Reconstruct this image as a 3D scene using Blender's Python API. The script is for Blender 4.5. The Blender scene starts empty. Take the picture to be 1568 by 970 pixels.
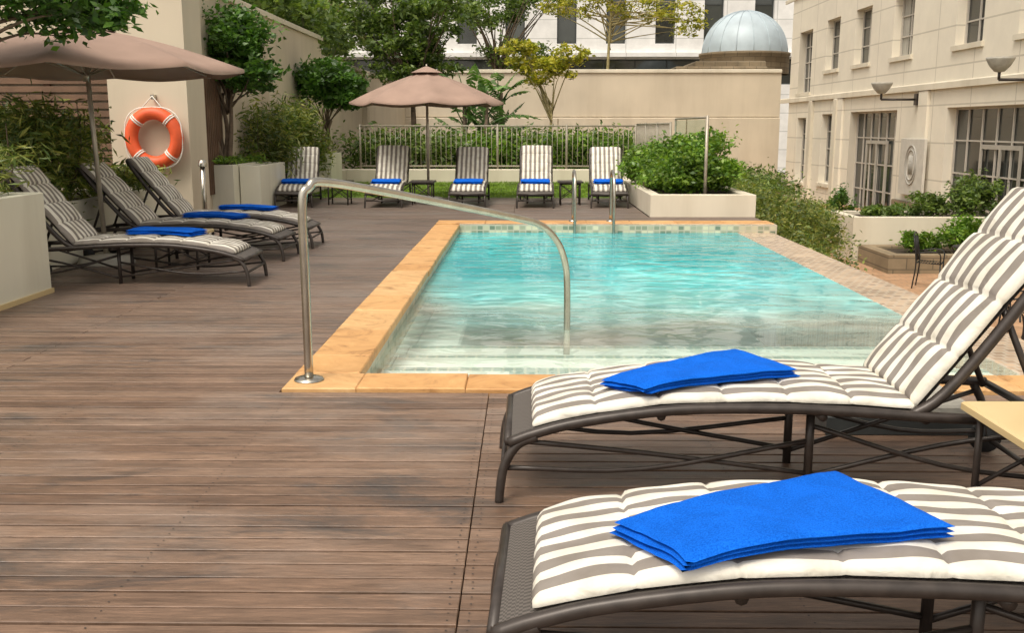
import bpy, math, random
import numpy as np
from mathutils import Vector, Matrix
R=math.radians
random.seed(7); rng=np.random.default_rng(7)
scene=bpy.context.scene
col=scene.collection
scene.view_settings.view_transform='Standard'; scene.view_settings.look='None'; scene.view_settings.exposure=0

# ------------------------------------------------------------ materials
def newmat(name):
    m=bpy.data.materials.new(name); m.use_nodes=True
    nt=m.node_tree; nt.nodes.clear()
    out=nt.nodes.new('ShaderNodeOutputMaterial')
    b=nt.nodes.new('ShaderNodeBsdfPrincipled'); nt.links.new(b.outputs[0],out.inputs[0])
    return m,nt,b,out
def N(nt,t,**kw):
    n=nt.nodes.new(t)
    for k,v in kw.items():
        if k in n.inputs: n.inputs[k].default_value=v
        else: setattr(n,k,v)
    return n
def L(nt,a,b): nt.links.new(a,b)
def math_(nt,op,a,b=None):
    n=nt.nodes.new('ShaderNodeMath'); n.operation=op
    for i,v in enumerate((a,b)):
        if v is None: continue
        if isinstance(v,(int,float)): n.inputs[i].default_value=v
        else: L(nt,v,n.inputs[i])
    return n.outputs[0]
def nt_clamp(nt,v,a,bb):
    n=nt.nodes.new('ShaderNodeClamp'); n.inputs[1].default_value=a; n.inputs[2].default_value=bb; L(nt,v,n.inputs[0]); return n.outputs[0]
def mix(nt,f,a,b,blend='MIX'):
    n=nt.nodes.new('ShaderNodeMix'); n.data_type='RGBA'; n.blend_type=blend
    for i,v in ((0,f),(6,a),(7,b)):
        if isinstance(v,(int,float)): n.inputs[i].default_value=v
        elif isinstance(v,tuple): n.inputs[i].default_value=(*v[:3],1)
        else: L(nt,v,n.inputs[i])
    return n.outputs[2]
def ramp(nt,f,stops):
    n=nt.nodes.new('ShaderNodeValToRGB'); e=n.color_ramp.elements
    while len(e)<len(stops): e.new(0.5)
    for i,(p,c) in enumerate(stops):
        e[i].position=p; e[i].color=(*c,1) if isinstance(c,tuple) else (c,c,c,1)
    L(nt,f,n.inputs[0]); return n.outputs[0]
def coords(nt,scale=(1,1,1),src='Object'):
    tc=nt.nodes.new('ShaderNodeTexCoord'); mp=nt.nodes.new('ShaderNodeMapping')
    mp.inputs['Scale'].default_value=scale; L(nt,tc.outputs[src],mp.inputs[0]); return mp.outputs[0]
def simple(name,c,rough=.7,var=.25,scale=4,bump=.0,metal=0,bscale=40,spec=.5,stretch=(1,1,1)):
    m,nt,b,o=newmat(name)
    v=coords(nt,stretch)
    n=N(nt,'ShaderNodeTexNoise',Scale=scale,Detail=4); L(nt,v,n.inputs['Vector'])
    d=tuple(x*(1-var) for x in c); l=tuple(min(1,x*(1+var*.6)) for x in c)
    L(nt,ramp(nt,n.outputs[0],[(.3,d),(.7,l)]),b.inputs['Base Color'])
    b.inputs['Roughness'].default_value=rough; b.inputs['Metallic'].default_value=metal
    b.inputs['Specular IOR Level'].default_value=spec
    if bump:
        n2=N(nt,'ShaderNodeTexNoise',Scale=bscale,Detail=2); L(nt,v,n2.inputs['Vector'])
        bp=N(nt,'ShaderNodeBump',Strength=bump,Distance=.02); L(nt,n2.outputs[0],bp.inputs['Height']); L(nt,bp.outputs[0],b.inputs['Normal'])
    return m
def streakwall(name,c,rough=.9,st=1.0):
    m,nt,b,o=newmat(name)
    n=N(nt,'ShaderNodeTexNoise',Scale=1.0,Detail=5,Roughness=.6); L(nt,coords(nt,(1.7,1.7,.25)),n.inputs['Vector'])
    n2=N(nt,'ShaderNodeTexNoise',Scale=.6,Detail=5); L(nt,coords(nt),n2.inputs['Vector'])
    f=ramp(nt,n.outputs[0],[(.3,(1-.14*st,1-.155*st,1-.18*st)),(.55,(1,1,1)),(.75,(1.02,1.02,1.02))])
    f2=ramp(nt,n2.outputs[0],[(.3,.90),(.7,1.05)])
    L(nt,mix(nt,1.0,mix(nt,1.0,c,f,'MULTIPLY'),f2,'MULTIPLY'),b.inputs['Base Color']); b.inputs['Roughness'].default_value=rough
    return m
def leafmat(name,c1,c2,c3,trans=.3):
    m,nt,b,o=newmat(name)
    g=nt.nodes.new('ShaderNodeNewGeometry')
    r=ramp(nt,g.outputs['Random Per Island'],[(0,c1),(.5,c2),(1,c3)])
    n=N(nt,'ShaderNodeTexNoise',Scale=2.2,Detail=1); L(nt,coords(nt),n.inputs['Vector'])
    f=ramp(nt,n.outputs[0],[(.35,.6),(.65,1.3)])
    c=mix(nt,1.0,r,f,'MULTIPLY')
    L(nt,c,b.inputs['Base Color']); b.inputs['Roughness'].default_value=.42
    t=nt.nodes.new('ShaderNodeBsdfTranslucent'); L(nt,mix(nt,1.0,c,(1.5,1.6,.6),'MULTIPLY'),t.inputs[0])
    ms=nt.nodes.new('ShaderNodeMixShader'); ms.inputs[0].default_value=trans
    L(nt,b.outputs[0],ms.inputs[1]); L(nt,t.outputs[0],ms.inputs[2]); L(nt,ms.outputs[0],o.inputs[0])
    return m
def brickmat(name,c1,c2,mortar,w,h,ms=.02,axes='XZ',rough=.7,offset=.5,var=.15,bump=.3,bias=0):
    m,nt,b,o=newmat(name)
    tc=nt.nodes.new('ShaderNodeTexCoord'); sp=nt.nodes.new('ShaderNodeSeparateXYZ'); L(nt,tc.outputs['Object'],sp.inputs[0])
    cb=nt.nodes.new('ShaderNodeCombineXYZ')
    L(nt,sp.outputs[axes[0]],cb.inputs[0]); L(nt,sp.outputs[axes[1]],cb.inputs[1])
    br=N(nt,'ShaderNodeTexBrick',Scale=1.0); br.offset=offset
    br.inputs['Color1'].default_value=(*c1,1); br.inputs['Color2'].default_value=(*c2,1); br.inputs['Mortar'].default_value=(*mortar,1)
    br.inputs['Brick Width'].default_value=w; br.inputs['Row Height'].default_value=h; br.inputs['Mortar Size'].default_value=ms; br.inputs['Bias'].default_value=bias
    L(nt,cb.outputs[0],br.inputs['Vector'])
    n=N(nt,'ShaderNodeTexNoise',Scale=1.3,Detail=5,Roughness=.65); L(nt,tc.outputs['Object'],n.inputs['Vector'])
    f=ramp(nt,n.outputs[0],[(.3,1-var),(.7,1+var*.4)])
    L(nt,mix(nt,1.0,br.outputs[0],f,'MULTIPLY'),b.inputs['Base Color'])
    b.inputs['Roughness'].default_value=rough
    return m

M={}
M['cream']=streakwall('cream_render',(.68,.62,.50))
M['wall']=streakwall('wall_render',(.60,.52,.40),.9,.7)
M['planter']=streakwall('planter_paint',(.76,.73,.60),.7)
M['dark_metal']=simple('bronze_metal',(.050,.040,.035),.38,.3,20,0,.25)
M['steel']=simple('brushed_steel',(.50,.47,.41),.25,.15,9,0,1.0)
M['black']=simple('black_iron',(.015,.015,.015),.5,.2,10)
M['screw']=simple('rusty_screw',(.05,.04,.035),.6,.2,10)
M['gap_shade']=simple('gap_shade_black',(.004,.0035,.003),.98,.2,3,spec=.0)  # near-black colour standing in for shade between the deck boards
M['orange']=simple('lifebuoy_orange',(.78,.11,.03),.5,.2,6,.05)
M['white']=simple('white_strap',(.80,.77,.70),.6,.1,6)
M['canopy']=simple('umbrella_canvas',(.345,.235,.185),.85,.14,2.5,.1,bscale=200)
M['pole']=simple('umbrella_pole_metal',(.42,.37,.30),.4,.15,8,0,.5)
M['bark']=simple('bark',(.15,.11,.075),.9,.4,8,.6,bscale=25)
M['bark_y']=simple('bark_yellow',(.36,.30,.14),.9,.3,6,.4)
M['soil']=simple('soil',(.05,.035,.022),.95,.4,9,.5)
M['slat']=simple('timber_slat',(.15,.085,.05),.7,.3,4,.2)
M['tabletop']=simple('table_top',(.68,.52,.27),.3,.1,3)
M['stone']=brickmat('brown_stone',(.30,.235,.15),(.24,.18,.11),(.15,.12,.08),.5,.22,.012,'XZ',.85,.5,.3)
M['darkglass']=simple('window_glass',(.045,.05,.045),.05,.6,.35,spec=.8)
M['curtain']=simple('window_curtain',(.40,.38,.33),.5,.3,5,stretch=(1,6,.3),spec=.5)
M['frame']=simple('window_frame',(.50,.46,.40),.5,.1,4)
M['frame_d']=simple('door_frame',(.40,.37,.32),.5,.1,4)
M['dome']=simple('dome_metal',(.45,.53,.58),.5,.15,1.5,0,.05)
M['office']=brickmat('office_cladding',(.80,.79,.77),(.77,.76,.74),(.55,.55,.53),3,1.1,.03,'XZ',.6,0)
M['facade']=brickmat('facade_panels',(.76,.70,.58),(.74,.68,.565),(.54,.49,.40),2.2,.95,.02,'YZ',.8,0,.08)
M['facade2']=brickmat('facade_panels_end',(.76,.70,.58),(.74,.68,.565),(.54,.49,.40),2.2,.95,.02,'XZ',.8,0,.08)
M['mosaic']=brickmat('pool_mosaic',(.66,.60,.42),(.10,.17,.12),(.50,.46,.36),.085,.067,.008,'XZ',.3,0,.1,.1,-.1)
M['mosaicY']=brickmat('pool_mosaic_side',(.55,.48,.34),(.16,.20,.13),(.45,.42,.33),.085,.067,.008,'YZ',.3,0,.1,.1,-.1)
M['mosaicT']=brickmat('step_nosing_mosaic',(.34,.46,.42),(.16,.30,.29),(.6,.6,.5),.07,.07,.008,'XY',.3,0,.1,.1,-.2)
M['ledge']=brickmat('ledge_mosaic',(.66,.48,.33),(.32,.22,.15),(.55,.46,.36),.08,.08,.010,'XY',.22,.5,.3,.1)
M['paver']=brickmat('terrace_paving',(.52,.31,.18),(.42,.24,.13),(.28,.2,.13),.3,.15,.01,'XY',.75,.5,.3)
M['ground']=simple('ground_soil',(.16,.13,.09),.95,.3,.4,.2)
M['poolplaster']=simple('pool_plaster',(.88,.90,.83),.6,.05,2)
M['base_c']=simple('umbrella_base_top',(.40,.38,.33),.8,.2,8,.2)
M['base_d']=simple('umbrella_base',(.035,.04,.04),.6,.3,8)
M['plaque']=simple('plaque_stone',(.55,.52,.46),.6,.1,5)
M['plaque_d']=simple('plaque_relief',(.38,.36,.32),.6,.1,5)
M['rubber']=simple('wheel_rubber',(.02,.02,.02),.7,.2,8)
M['fence']=simple('fence_paint',(.30,.27,.21),.45,.1,4)
M['lawn']=simple('lawn_ground',(.12,.20,.025),.95,.4,6,.5)
def coping_mat():
    m,nt,b,o=newmat('sandstone_coping')
    g=nt.nodes.new('ShaderNodeNewGeometry')
    base=ramp(nt,g.outputs['Random Per Island'],[(0,(.55,.29,.105)),(.4,(.66,.385,.16)),(.7,(.60,.33,.125)),(1,(.68,.43,.20))])
    v=coords(nt)
    n=N(nt,'ShaderNodeTexNoise',Scale=4,Detail=6,Roughness=.7,Distortion=1.4); L(nt,v,n.inputs['Vector'])
    f=ramp(nt,n.outputs[0],[(.30,(.52,.45,.38)),(.45,(.90,.86,.82)),(.6,(1.02,1.02,1.02)),(.72,(1.15,1.25,1.4))])
    L(nt,mix(nt,1.0,base,f,'MULTIPLY'),b.inputs['Base Color']); b.inputs['Roughness'].default_value=.6
    bp=N(nt,'ShaderNodeBump',Strength=.5,Distance=.012); L(nt,n.outputs[0],bp.inputs['Height']); L(nt,bp.outputs[0],b.inputs['Normal'])
    return m
M['coping']=coping_mat()
def deck_mat():
    m,nt,b,o=newmat('weathered_deck_timber')
    g=nt.nodes.new('ShaderNodeNewGeometry'); rnd=g.outputs['Random Per Island']
    base=ramp(nt,rnd,[(0,(.125,.074,.048)),(.2,(.205,.128,.086)),(.4,(.150,.092,.061)),(.6,(.235,.152,.105)),(.8,(.170,.105,.070)),(1,(.215,.140,.098))])
    tc=nt.nodes.new('ShaderNodeTexCoord')
    cb=nt.nodes.new('ShaderNodeCombineXYZ'); L(nt,math_(nt,'MULTIPLY',rnd,37.0),cb.inputs[0]); L(nt,math_(nt,'MULTIPLY',rnd,11.0),cb.inputs[2])
    va=nt.nodes.new('ShaderNodeVectorMath'); va.operation='ADD'; L(nt,tc.outputs['Object'],va.inputs[0]); L(nt,cb.outputs[0],va.inputs[1])
    mp=nt.nodes.new('ShaderNodeMapping'); mp.inputs['Scale'].default_value=(4.5,60,1); L(nt,va.outputs[0],mp.inputs[0])
    n=N(nt,'ShaderNodeTexNoise',Scale=2.0,Detail=6,Roughness=.72,Distortion=.3); L(nt,mp.outputs[0],n.inputs['Vector'])
    f=ramp(nt,n.outputs[0],[(.32,(.50,.47,.45)),(.43,(.85,.84,.83)),(.55,(1.0,1.0,1.0)),(.68,(1.42,1.42,1.42))])
    c=mix(nt,1.0,base,f,'MULTIPLY')
    # per-board lengthwise wear
    mp5=nt.nodes.new('ShaderNodeMapping'); mp5.inputs['Scale'].default_value=(1.6,9,1); L(nt,va.outputs[0],mp5.inputs[0])
    n5=N(nt,'ShaderNodeTexNoise',Scale=1.6,Detail=5,Roughness=.65); L(nt,mp5.outputs[0],n5.inputs['Vector'])
    c=mix(nt,1.0,c,ramp(nt,n5.outputs[0],[(.32,.70),(.5,1.0),(.68,1.28)]),'MULTIPLY')
    n3=N(nt,'ShaderNodeTexNoise',Scale=1.1,Detail=7,Roughness=.72,Distortion=.5); L(nt,coords(nt,(.8,2.2,1)),n3.inputs['Vector'])
    st=ramp(nt,n3.outputs[0],[(.34,.85),(.40,.5),(.47,0.0)])
    c=mix(nt,st,c,(.050,.042,.039))
    n4=N(nt,'ShaderNodeTexNoise',Scale=.5,Detail=6,Roughness=.65); L(nt,coords(nt,(1,1.7,1)),n4.inputs['Vector'])
    gr=ramp(nt,n4.outputs[0],[(.48,0.0),(.66,.7)])
    c=mix(nt,math_(nt,'MULTIPLY',gr,n.outputs[0]),c,(.34,.29,.255))
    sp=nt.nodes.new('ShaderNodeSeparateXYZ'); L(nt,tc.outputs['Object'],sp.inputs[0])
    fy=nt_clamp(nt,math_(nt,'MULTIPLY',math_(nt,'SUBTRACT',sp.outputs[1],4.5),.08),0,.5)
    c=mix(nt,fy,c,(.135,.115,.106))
    L(nt,c,b.inputs['Base Color'])
    r=ramp(nt,n3.outputs[0],[(.35,.32),(.6,.52)]); L(nt,r,b.inputs['Roughness']); b.inputs['Specular IOR Level'].default_value=.42
    bp=N(nt,'ShaderNodeBump',Strength=.5,Distance=.004); L(nt,n.outputs[0],bp.inputs['Height']); L(nt,bp.outputs[0],b.inputs['Normal'])
    return m
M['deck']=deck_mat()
def cushion_mat():
    m,nt,b,o=newmat('striped_canvas')
    tc=nt.nodes.new('ShaderNodeTexCoord'); sp=nt.nodes.new('ShaderNodeSeparateXYZ'); L(nt,tc.outputs['Object'],sp.inputs[0])
    n=N(nt,'ShaderNodeTexNoise',Scale=5,Detail=1); L(nt,tc.outputs['Object'],n.inputs['Vector'])
    y=math_(nt,'ADD',sp.outputs[1],math_(nt,'MULTIPLY',math_(nt,'SUBTRACT',n.outputs[0],.5),.012))
    s=math_(nt,'SINE',math_(nt,'MULTIPLY',y,2*math.pi/.084))
    f=nt_clamp(nt,math_(nt,'ADD',math_(nt,'MULTIPLY',s,10.0),.5),0,1)
    c=mix(nt,f,(.76,.73,.65),(.255,.228,.205))
    n2=N(nt,'ShaderNodeTexNoise',Scale=8,Detail=4); L(nt,tc.outputs['Object'],n2.inputs['Vector'])
    c=mix(nt,1.0,c,ramp(nt,n2.outputs[0],[(.3,(.82,.80,.76)),(.6,(1.02,1.02,1.02))]),'MULTIPLY')
    L(nt,c,b.inputs['Base Color']); b.inputs['Roughness'].default_value=.9; b.inputs['Specular IOR Level'].default_value=.2
    n3=N(nt,'ShaderNodeTexNoise',Scale=13,Detail=4,Distortion=1.0); L(nt,tc.outputs['Object'],n3.inputs['Vector'])
    bp=N(nt,'ShaderNodeBump',Strength=.5,Distance=.014); L(nt,n3.outputs[0],bp.inputs['Height']); L(nt,bp.outputs[0],b.inputs['Normal'])
    return m
M['cushion']=cushion_mat()
def towel_mat():
    m,nt,b,o=newmat('blue_terry')
    v=coords(nt)
    n=N(nt,'ShaderNodeTexNoise',Scale=260,Detail=2); L(nt,v,n.inputs['Vector'])
    n2=N(nt,'ShaderNodeTexNoise',Scale=7,Detail=4,Distortion=.8); L(nt,v,n2.inputs['Vector'])
    c=mix(nt,ramp(nt,n.outputs[0],[(.3,0.0),(.7,1.0)]),(.003,.085,.50),(.010,.155,.74))
    c=mix(nt,1.0,c,ramp(nt,n2.outputs[0],[(.3,.82),(.65,1.05)]),'MULTIPLY')
    L(nt,c,b.inputs['Base Color']); b.inputs['Roughness'].default_value=.95
    b.inputs['Specular IOR Level'].default_value=.06
    hh=math_(nt,'ADD',math_(nt,'MULTIPLY',n.outputs[0],.10),math_(nt,'MULTIPLY',n2.outputs[0],.8))
    bp=N(nt,'ShaderNodeBump',Strength=.8,Distance=.012); L(nt,hh,bp.inputs['Height']); L(nt,bp.outputs[0],b.inputs['Normal'])
    return m
M['towel']=towel_mat()
def sling_mat():
    m,nt,b,o=newmat('woven_sling')
    v=coords(nt)
    c1=N(nt,'ShaderNodeTexChecker',Scale=110.0); L(nt,v,c1.inputs['Vector'])
    c1.inputs[1].default_value=(.13,.112,.10,1); c1.inputs[2].default_value=(.06,.052,.045,1)
    L(nt,c1.outputs[0],b.inputs['Base Color']); b.inputs['Roughness'].default_value=.7
    return m
M['sling']=sling_mat()
def water_mat():
    m,nt,b,o=newmat('pool_water'); nt.nodes.remove(b)
    tc=nt.nodes.new('ShaderNodeTexCoord'); sp=nt.nodes.new('ShaderNodeSeparateXYZ'); L(nt,tc.outputs['Object'],sp.inputs[0])
    n=N(nt,'ShaderNodeTexNoise',Scale=.8,Detail=3); L(nt,coords(nt,(.8,1.6,1)),n.inputs['Vector'])
    yy=math_(nt,'ADD',sp.outputs[1],math_(nt,'MULTIPLY',math_(nt,'SUBTRACT',n.outputs[0],.5),1.6))
    xl=nt_clamp(nt,math_(nt,'MULTIPLY',math_(nt,'SUBTRACT',-.50,sp.outputs[0]),2.2),0,.9)
    yy=math_(nt,'SUBTRACT',yy,xl)
    t=math_(nt,'DIVIDE',math_(nt,'SUBTRACT',yy,5.3),8.6)
    opac=ramp(nt,t,[(0,.12),(.20,.22),(.33,.68),(.46,.92)])
    colr=ramp(nt,t,[(0,(.86,.90,.80)),(.20,(.68,.86,.78)),(.34,(.32,.76,.74)),(.55,(.10,.58,.62)),(1,(.065,.49,.53))])
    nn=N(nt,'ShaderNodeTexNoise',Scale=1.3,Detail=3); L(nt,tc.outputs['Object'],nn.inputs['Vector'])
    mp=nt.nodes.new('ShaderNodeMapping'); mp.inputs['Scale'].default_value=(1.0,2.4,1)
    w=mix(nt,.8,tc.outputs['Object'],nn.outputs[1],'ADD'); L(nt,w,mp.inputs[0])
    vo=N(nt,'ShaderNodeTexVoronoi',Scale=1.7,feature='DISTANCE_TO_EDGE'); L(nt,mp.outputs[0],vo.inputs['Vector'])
    ca=ramp(nt,vo.outputs[0],[(0,1.6),(.07,1.25),(.22,1.0),(.5,.86)])  # caustic light network painted into the water colour along cell edges
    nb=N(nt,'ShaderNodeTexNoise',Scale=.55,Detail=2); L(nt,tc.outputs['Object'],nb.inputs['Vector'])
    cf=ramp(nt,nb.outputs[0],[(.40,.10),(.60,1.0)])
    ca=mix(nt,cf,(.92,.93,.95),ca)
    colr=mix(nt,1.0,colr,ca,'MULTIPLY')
    nd=N(nt,'ShaderNodeTexNoise',Scale=.9,Detail=3); L(nt,coords(nt,(.9,1.3,1)),nd.inputs['Vector'])
    colr=mix(nt,1.0,colr,ramp(nt,nd.outputs[0],[(.35,(.72,.85,.88)),(.55,(1,1,1)),(.7,(1.6,1.2,1.15))]),'MULTIPLY')
    df=nt.nodes.new('ShaderNodeBsdfDiffuse'); L(nt,colr,df.inputs[0])
    tr=nt.nodes.new('ShaderNodeBsdfTransparent'); tr.inputs[0].default_value=(.92,.99,.97,1)
    m1=nt.nodes.new('ShaderNodeMixShader'); L(nt,opac,m1.inputs[0]); L(nt,tr.outputs[0],m1.inputs[1]); L(nt,df.outputs[0],m1.inputs[2])
    gl=nt.nodes.new('ShaderNodeBsdfGlossy'); gl.inputs['Roughness'].default_value=.02
    fr=N(nt,'ShaderNodeFresnel',IOR=1.33)
    wa=N(nt,'ShaderNodeTexNoise',Scale=1.0,Detail=3,Roughness=.45,Distortion=.9)
    mp2=nt.nodes.new('ShaderNodeMapping'); mp2.inputs['Scale'].default_value=(1.6,3.0,1); mp2.inputs['Rotation'].default_value=(0,0,.25); L(nt,tc.outputs['Object'],mp2.inputs[0]); L(nt,mp2.outputs[0],wa.inputs['Vector'])
    bp=N(nt,'ShaderNodeBump',Strength=.33,Distance=.07); L(nt,wa.outputs[0],bp.inputs['Height'])
    L(nt,bp.outputs[0],gl.inputs['Normal']); L(nt,bp.outputs[0],fr.inputs['Normal'])
    m2=nt.nodes.new('ShaderNodeMixShader'); L(nt,fr.outputs[0],m2.inputs[0]); L(nt,m1.outputs[0],m2.inputs[1]); L(nt,gl.outputs[0],m2.inputs[2])
    L(nt,m2.outputs[0],o.inputs[0]); return m
M['water']=water_mat()
def glass_mat():
    m,nt,b,o=newmat('clear_glass'); nt.nodes.remove(b)
    tr=nt.nodes.new('ShaderNodeBsdfTransparent'); tr.inputs[0].default_value=(.88,.94,.91,1)
    gl=nt.nodes.new('ShaderNodeBsdfGlossy'); gl.inputs['Roughness'].default_value=.02
    ms=nt.nodes.new('ShaderNodeMixShader'); ms.inputs[0].default_value=.05
    L(nt,tr.outputs[0],ms.inputs[1]); L(nt,gl.outputs[0],ms.inputs[2]); L(nt,ms.outputs[0],o.inputs[0]); return m
M['glass']=glass_mat()
M['leaf_dark']=leafmat('leaf_ficus',(.030,.085,.014),(.065,.150,.022),(.12,.24,.04))
M['leaf_mid']=leafmat('leaf_tree',(.05,.095,.02),(.11,.175,.035),(.20,.27,.06))
M['leaf_bright']=leafmat('leaf_shrub',(.06,.14,.015),(.14,.26,.03),(.24,.36,.045))
M['leaf_yellow']=leafmat('leaf_yellow',(.18,.21,.02),(.34,.34,.03),(.52,.44,.05))
M['leaf_bamboo']=leafmat('leaf_bamboo',(.06,.11,.025),(.15,.20,.04),(.30,.30,.08))
M['leaf_palm']=leafmat('leaf_palm',(.06,.13,.03),(.11,.22,.06),(.20,.32,.11))
M['grass']=leafmat('grass_blades',(.10,.18,.02),(.18,.29,.03),(.28,.38,.05))

# ------------------------------------------------------------ mesh builder
def catmull(pts,n=6):
    P=[Vector(p) for p in pts]
    if len(P)<3: return P
    P=[P[0]*2-P[1]]+P+[P[-1]*2-P[-2]]
    out=[]
    for i in range(1,len(P)-2):
        for k in range(n):
            t=k/n; a,b,c,d=P[i-1],P[i],P[i+1],P[i+2]
            out.append(.5*((2*b)+(c-a)*t+(2*a-5*b+4*c-d)*t*t+(-a+3*b-3*c+d)*t**3))
    out.append(P[-2]); return out
class MB:
    def __init__(s): s.v=[]; s.f=[]; s.m=[]; s.sm=[]; s.mats=[]
    def mi(s,m):
        if m not in s.mats: s.mats.append(m)
        return s.mats.index(m)
    def add(s,vs,fs,m,smooth=False):
        o=len(s.v); k=s.mi(m); s.v+= [tuple(v) for v in vs]
        for f in fs: s.f.append(tuple(i+o for i in f)); s.m.append(k); s.sm.append(smooth)
    def box(s,x0,x1,y0,y1,z0,z1,m,bev=0):
        if bev:
            b=bev
            vs=[(x0,y0,z0),(x1,y0,z0),(x1,y1,z0),(x0,y1,z0),(x0,y0,z1-b),(x1,y0,z1-b),(x1,y1,z1-b),(x0,y1,z1-b),(x0+b,y0+b,z1),(x1-b,y0+b,z1),(x1-b,y1-b,z1),(x0+b,y1-b,z1)]
            fs=[(3,2,1,0),(0,1,5,4),(1,2,6,5),(2,3,7,6),(3,0,4,7),(4,5,9,8),(5,6,10,9),(6,7,11,10),(7,4,8,11),(8,9,10,11)]
        else:
            vs=[(x0,y0,z0),(x1,y0,z0),(x1,y1,z0),(x0,y1,z0),(x0,y0,z1),(x1,y0,z1),(x1,y1,z1),(x0,y1,z1)]
            fs=[(3,2,1,0),(0,1,5,4),(1,2,6,5),(2,3,7,6),(3,0,4,7),(4,5,6,7)]
        s.add(vs,fs,m)
    def tube(s,pts,r,m,seg=8,smooth=0,closed=False):
        P=catmull(pts,smooth) if smooth else [Vector(p) for p in pts]
        n=len(P)
        rr=r if isinstance(r,(list,tuple)) else [r,r]
        rad=[np.interp(i/(n-1),np.linspace(0,1,len(rr)),rr) for i in range(n)]
        T=[]
        for i in range(n):
            if closed: d=P[(i+1)%n]-P[(i-1)%n]
            else: d=P[min(i+1,n-1)]-P[max(i-1,0)]
            T.append(d.normalized())
        up=Vector((0,0,1)) if abs(T[0].z)<.9 else Vector((1,0,0))
        u=T[0].cross(up).normalized(); vs=[];fs=[]
        for i in range(n):
            u=(u-T[i]*u.dot(T[i])).normalized(); w=T[i].cross(u)
            for k in range(seg):
                a=2*math.pi*k/seg; vs.append(P[i]+(u*math.cos(a)+w*math.sin(a))*rad[i])
        rng_=n if closed else n-1
        for i in range(rng_):
            j=(i+1)%n
            for k in range(seg):
                k2=(k+1)%seg; fs.append((i*seg+k,i*seg+k2,j*seg+k2,j*seg+k))
        if not closed:
            fs.append(tuple(range(seg-1,-1,-1))); fs.append(tuple((n-1)*seg+k for k in range(seg)))
        s.add(vs,fs,m,True)
    def lathe(s,prof,c,m,seg=24,smooth=True):
        vs=[];fs=[];n=len(prof)
        for (r,z) in prof:
            for k in range(seg):
                a=2*math.pi*k/seg; vs.append((c[0]+r*math.cos(a),c[1]+r*math.sin(a),c[2]+z))
        for i in range(n-1):
            for k in range(seg):
                k2=(k+1)%seg; fs.append((i*seg+k,i*seg+k2,(i+1)*seg+k2,(i+1)*seg+k))
        s.add(vs,fs,m,smooth)
    def mesh(s,name):
        me=bpy.data.meshes.new(name); me.from_pydata(s.v,[],s.f)
        for m in s.mats: me.materials.append(m)
        me.polygons.foreach_set('material_index',s.m); me.polygons.foreach_set('use_smooth',s.sm)
        me.update(); return me
    def obj(s,name,parent=None):
        return mkobj(name,s.mesh(name),parent)
def mkobj(name,me,parent=None):
    o=bpy.data.objects.new(name,me); col.objects.link(o)
    if parent: o.parent=parent
    return o
def empty(name,loc=(0,0,0),rz=0):
    o=bpy.data.objects.new(name,None); col.objects.link(o); o.location=loc; o.rotation_euler=(0,0,rz); o.empty_display_size=.2; return o
def boxobj(name,*a,parent=None,bev=0):
    b=MB(); b.box(*a,bev=bev); return b.obj(name,parent)

# ------------------------------------------------------------ foliage
def leaves_mesh(name,C,size,mat,elong=.45,upbias=.4,hang=0.0,szvar=.4):
    n=len(C)
    d=rng.normal(size=(n,3)); d[:,2]=d[:,2]*.6-hang
    d/=np.linalg.norm(d,axis=1)[:,None]
    nr=rng.normal(size=(n,3)); nr[:,2]+=upbias*2
    s=np.cross(d,nr); s/=np.linalg.norm(s,axis=1)[:,None]+1e-9
    up=np.cross(s,d)
    ln=(size*(1+szvar*(rng.random(n)-.5)*2))[:,None]
    A=C-d*ln*.5; B=C+d*ln*.5
    Lf=C+s*ln*elong*.5+up*ln*.07; Rt=C-s*ln*elong*.5+up*ln*.07
    V=np.stack([A,Lf,B,Rt],1).reshape(-1,3)
    me=bpy.data.meshes.new(name)
    me.vertices.add(4*n); me.vertices.foreach_set('co',V.ravel())
    me.loops.add(4*n); me.loops.foreach_set('vertex_index',np.arange(4*n,dtype=np.int32))
    me.polygons.add(n); me.polygons.foreach_set('loop_start',np.arange(0,4*n,4,dtype=np.int32))
    me.update(calc_edges=True); me.validate(); me.materials.append(mat); return me
def blob_points(blobs,n,clump=.28,clumps=26):
    vols=np.array([b[3]*b[4]*b[5] for b in blobs])**.75; vols/=vols.sum()
    out=[];cents=[]
    for b,v in zip(blobs,vols):
        k=max(6,int(clumps)); m=int(n*v)
        dirs=rng.normal(size=(k,3)); dirs/=np.linalg.norm(dirs,axis=1)[:,None]
        rad=(.45+.55*rng.random(k))[:,None]
        cc=np.array(b[:3])+dirs*rad*np.array(b[3:6]); cents.append(cc)
        w=rng.random(k)+.35; w/=w.sum()
        idx=rng.choice(k,m,p=w)
        rr=np.array(b[3:6])*clump*(.6+.8*rng.random((k,1)))[idx]
        p=rng.normal(size=(m,3))*.62; 
        out.append(cc[idx]+p*rr)
    return np.concatenate(out),np.concatenate(cents)
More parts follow.
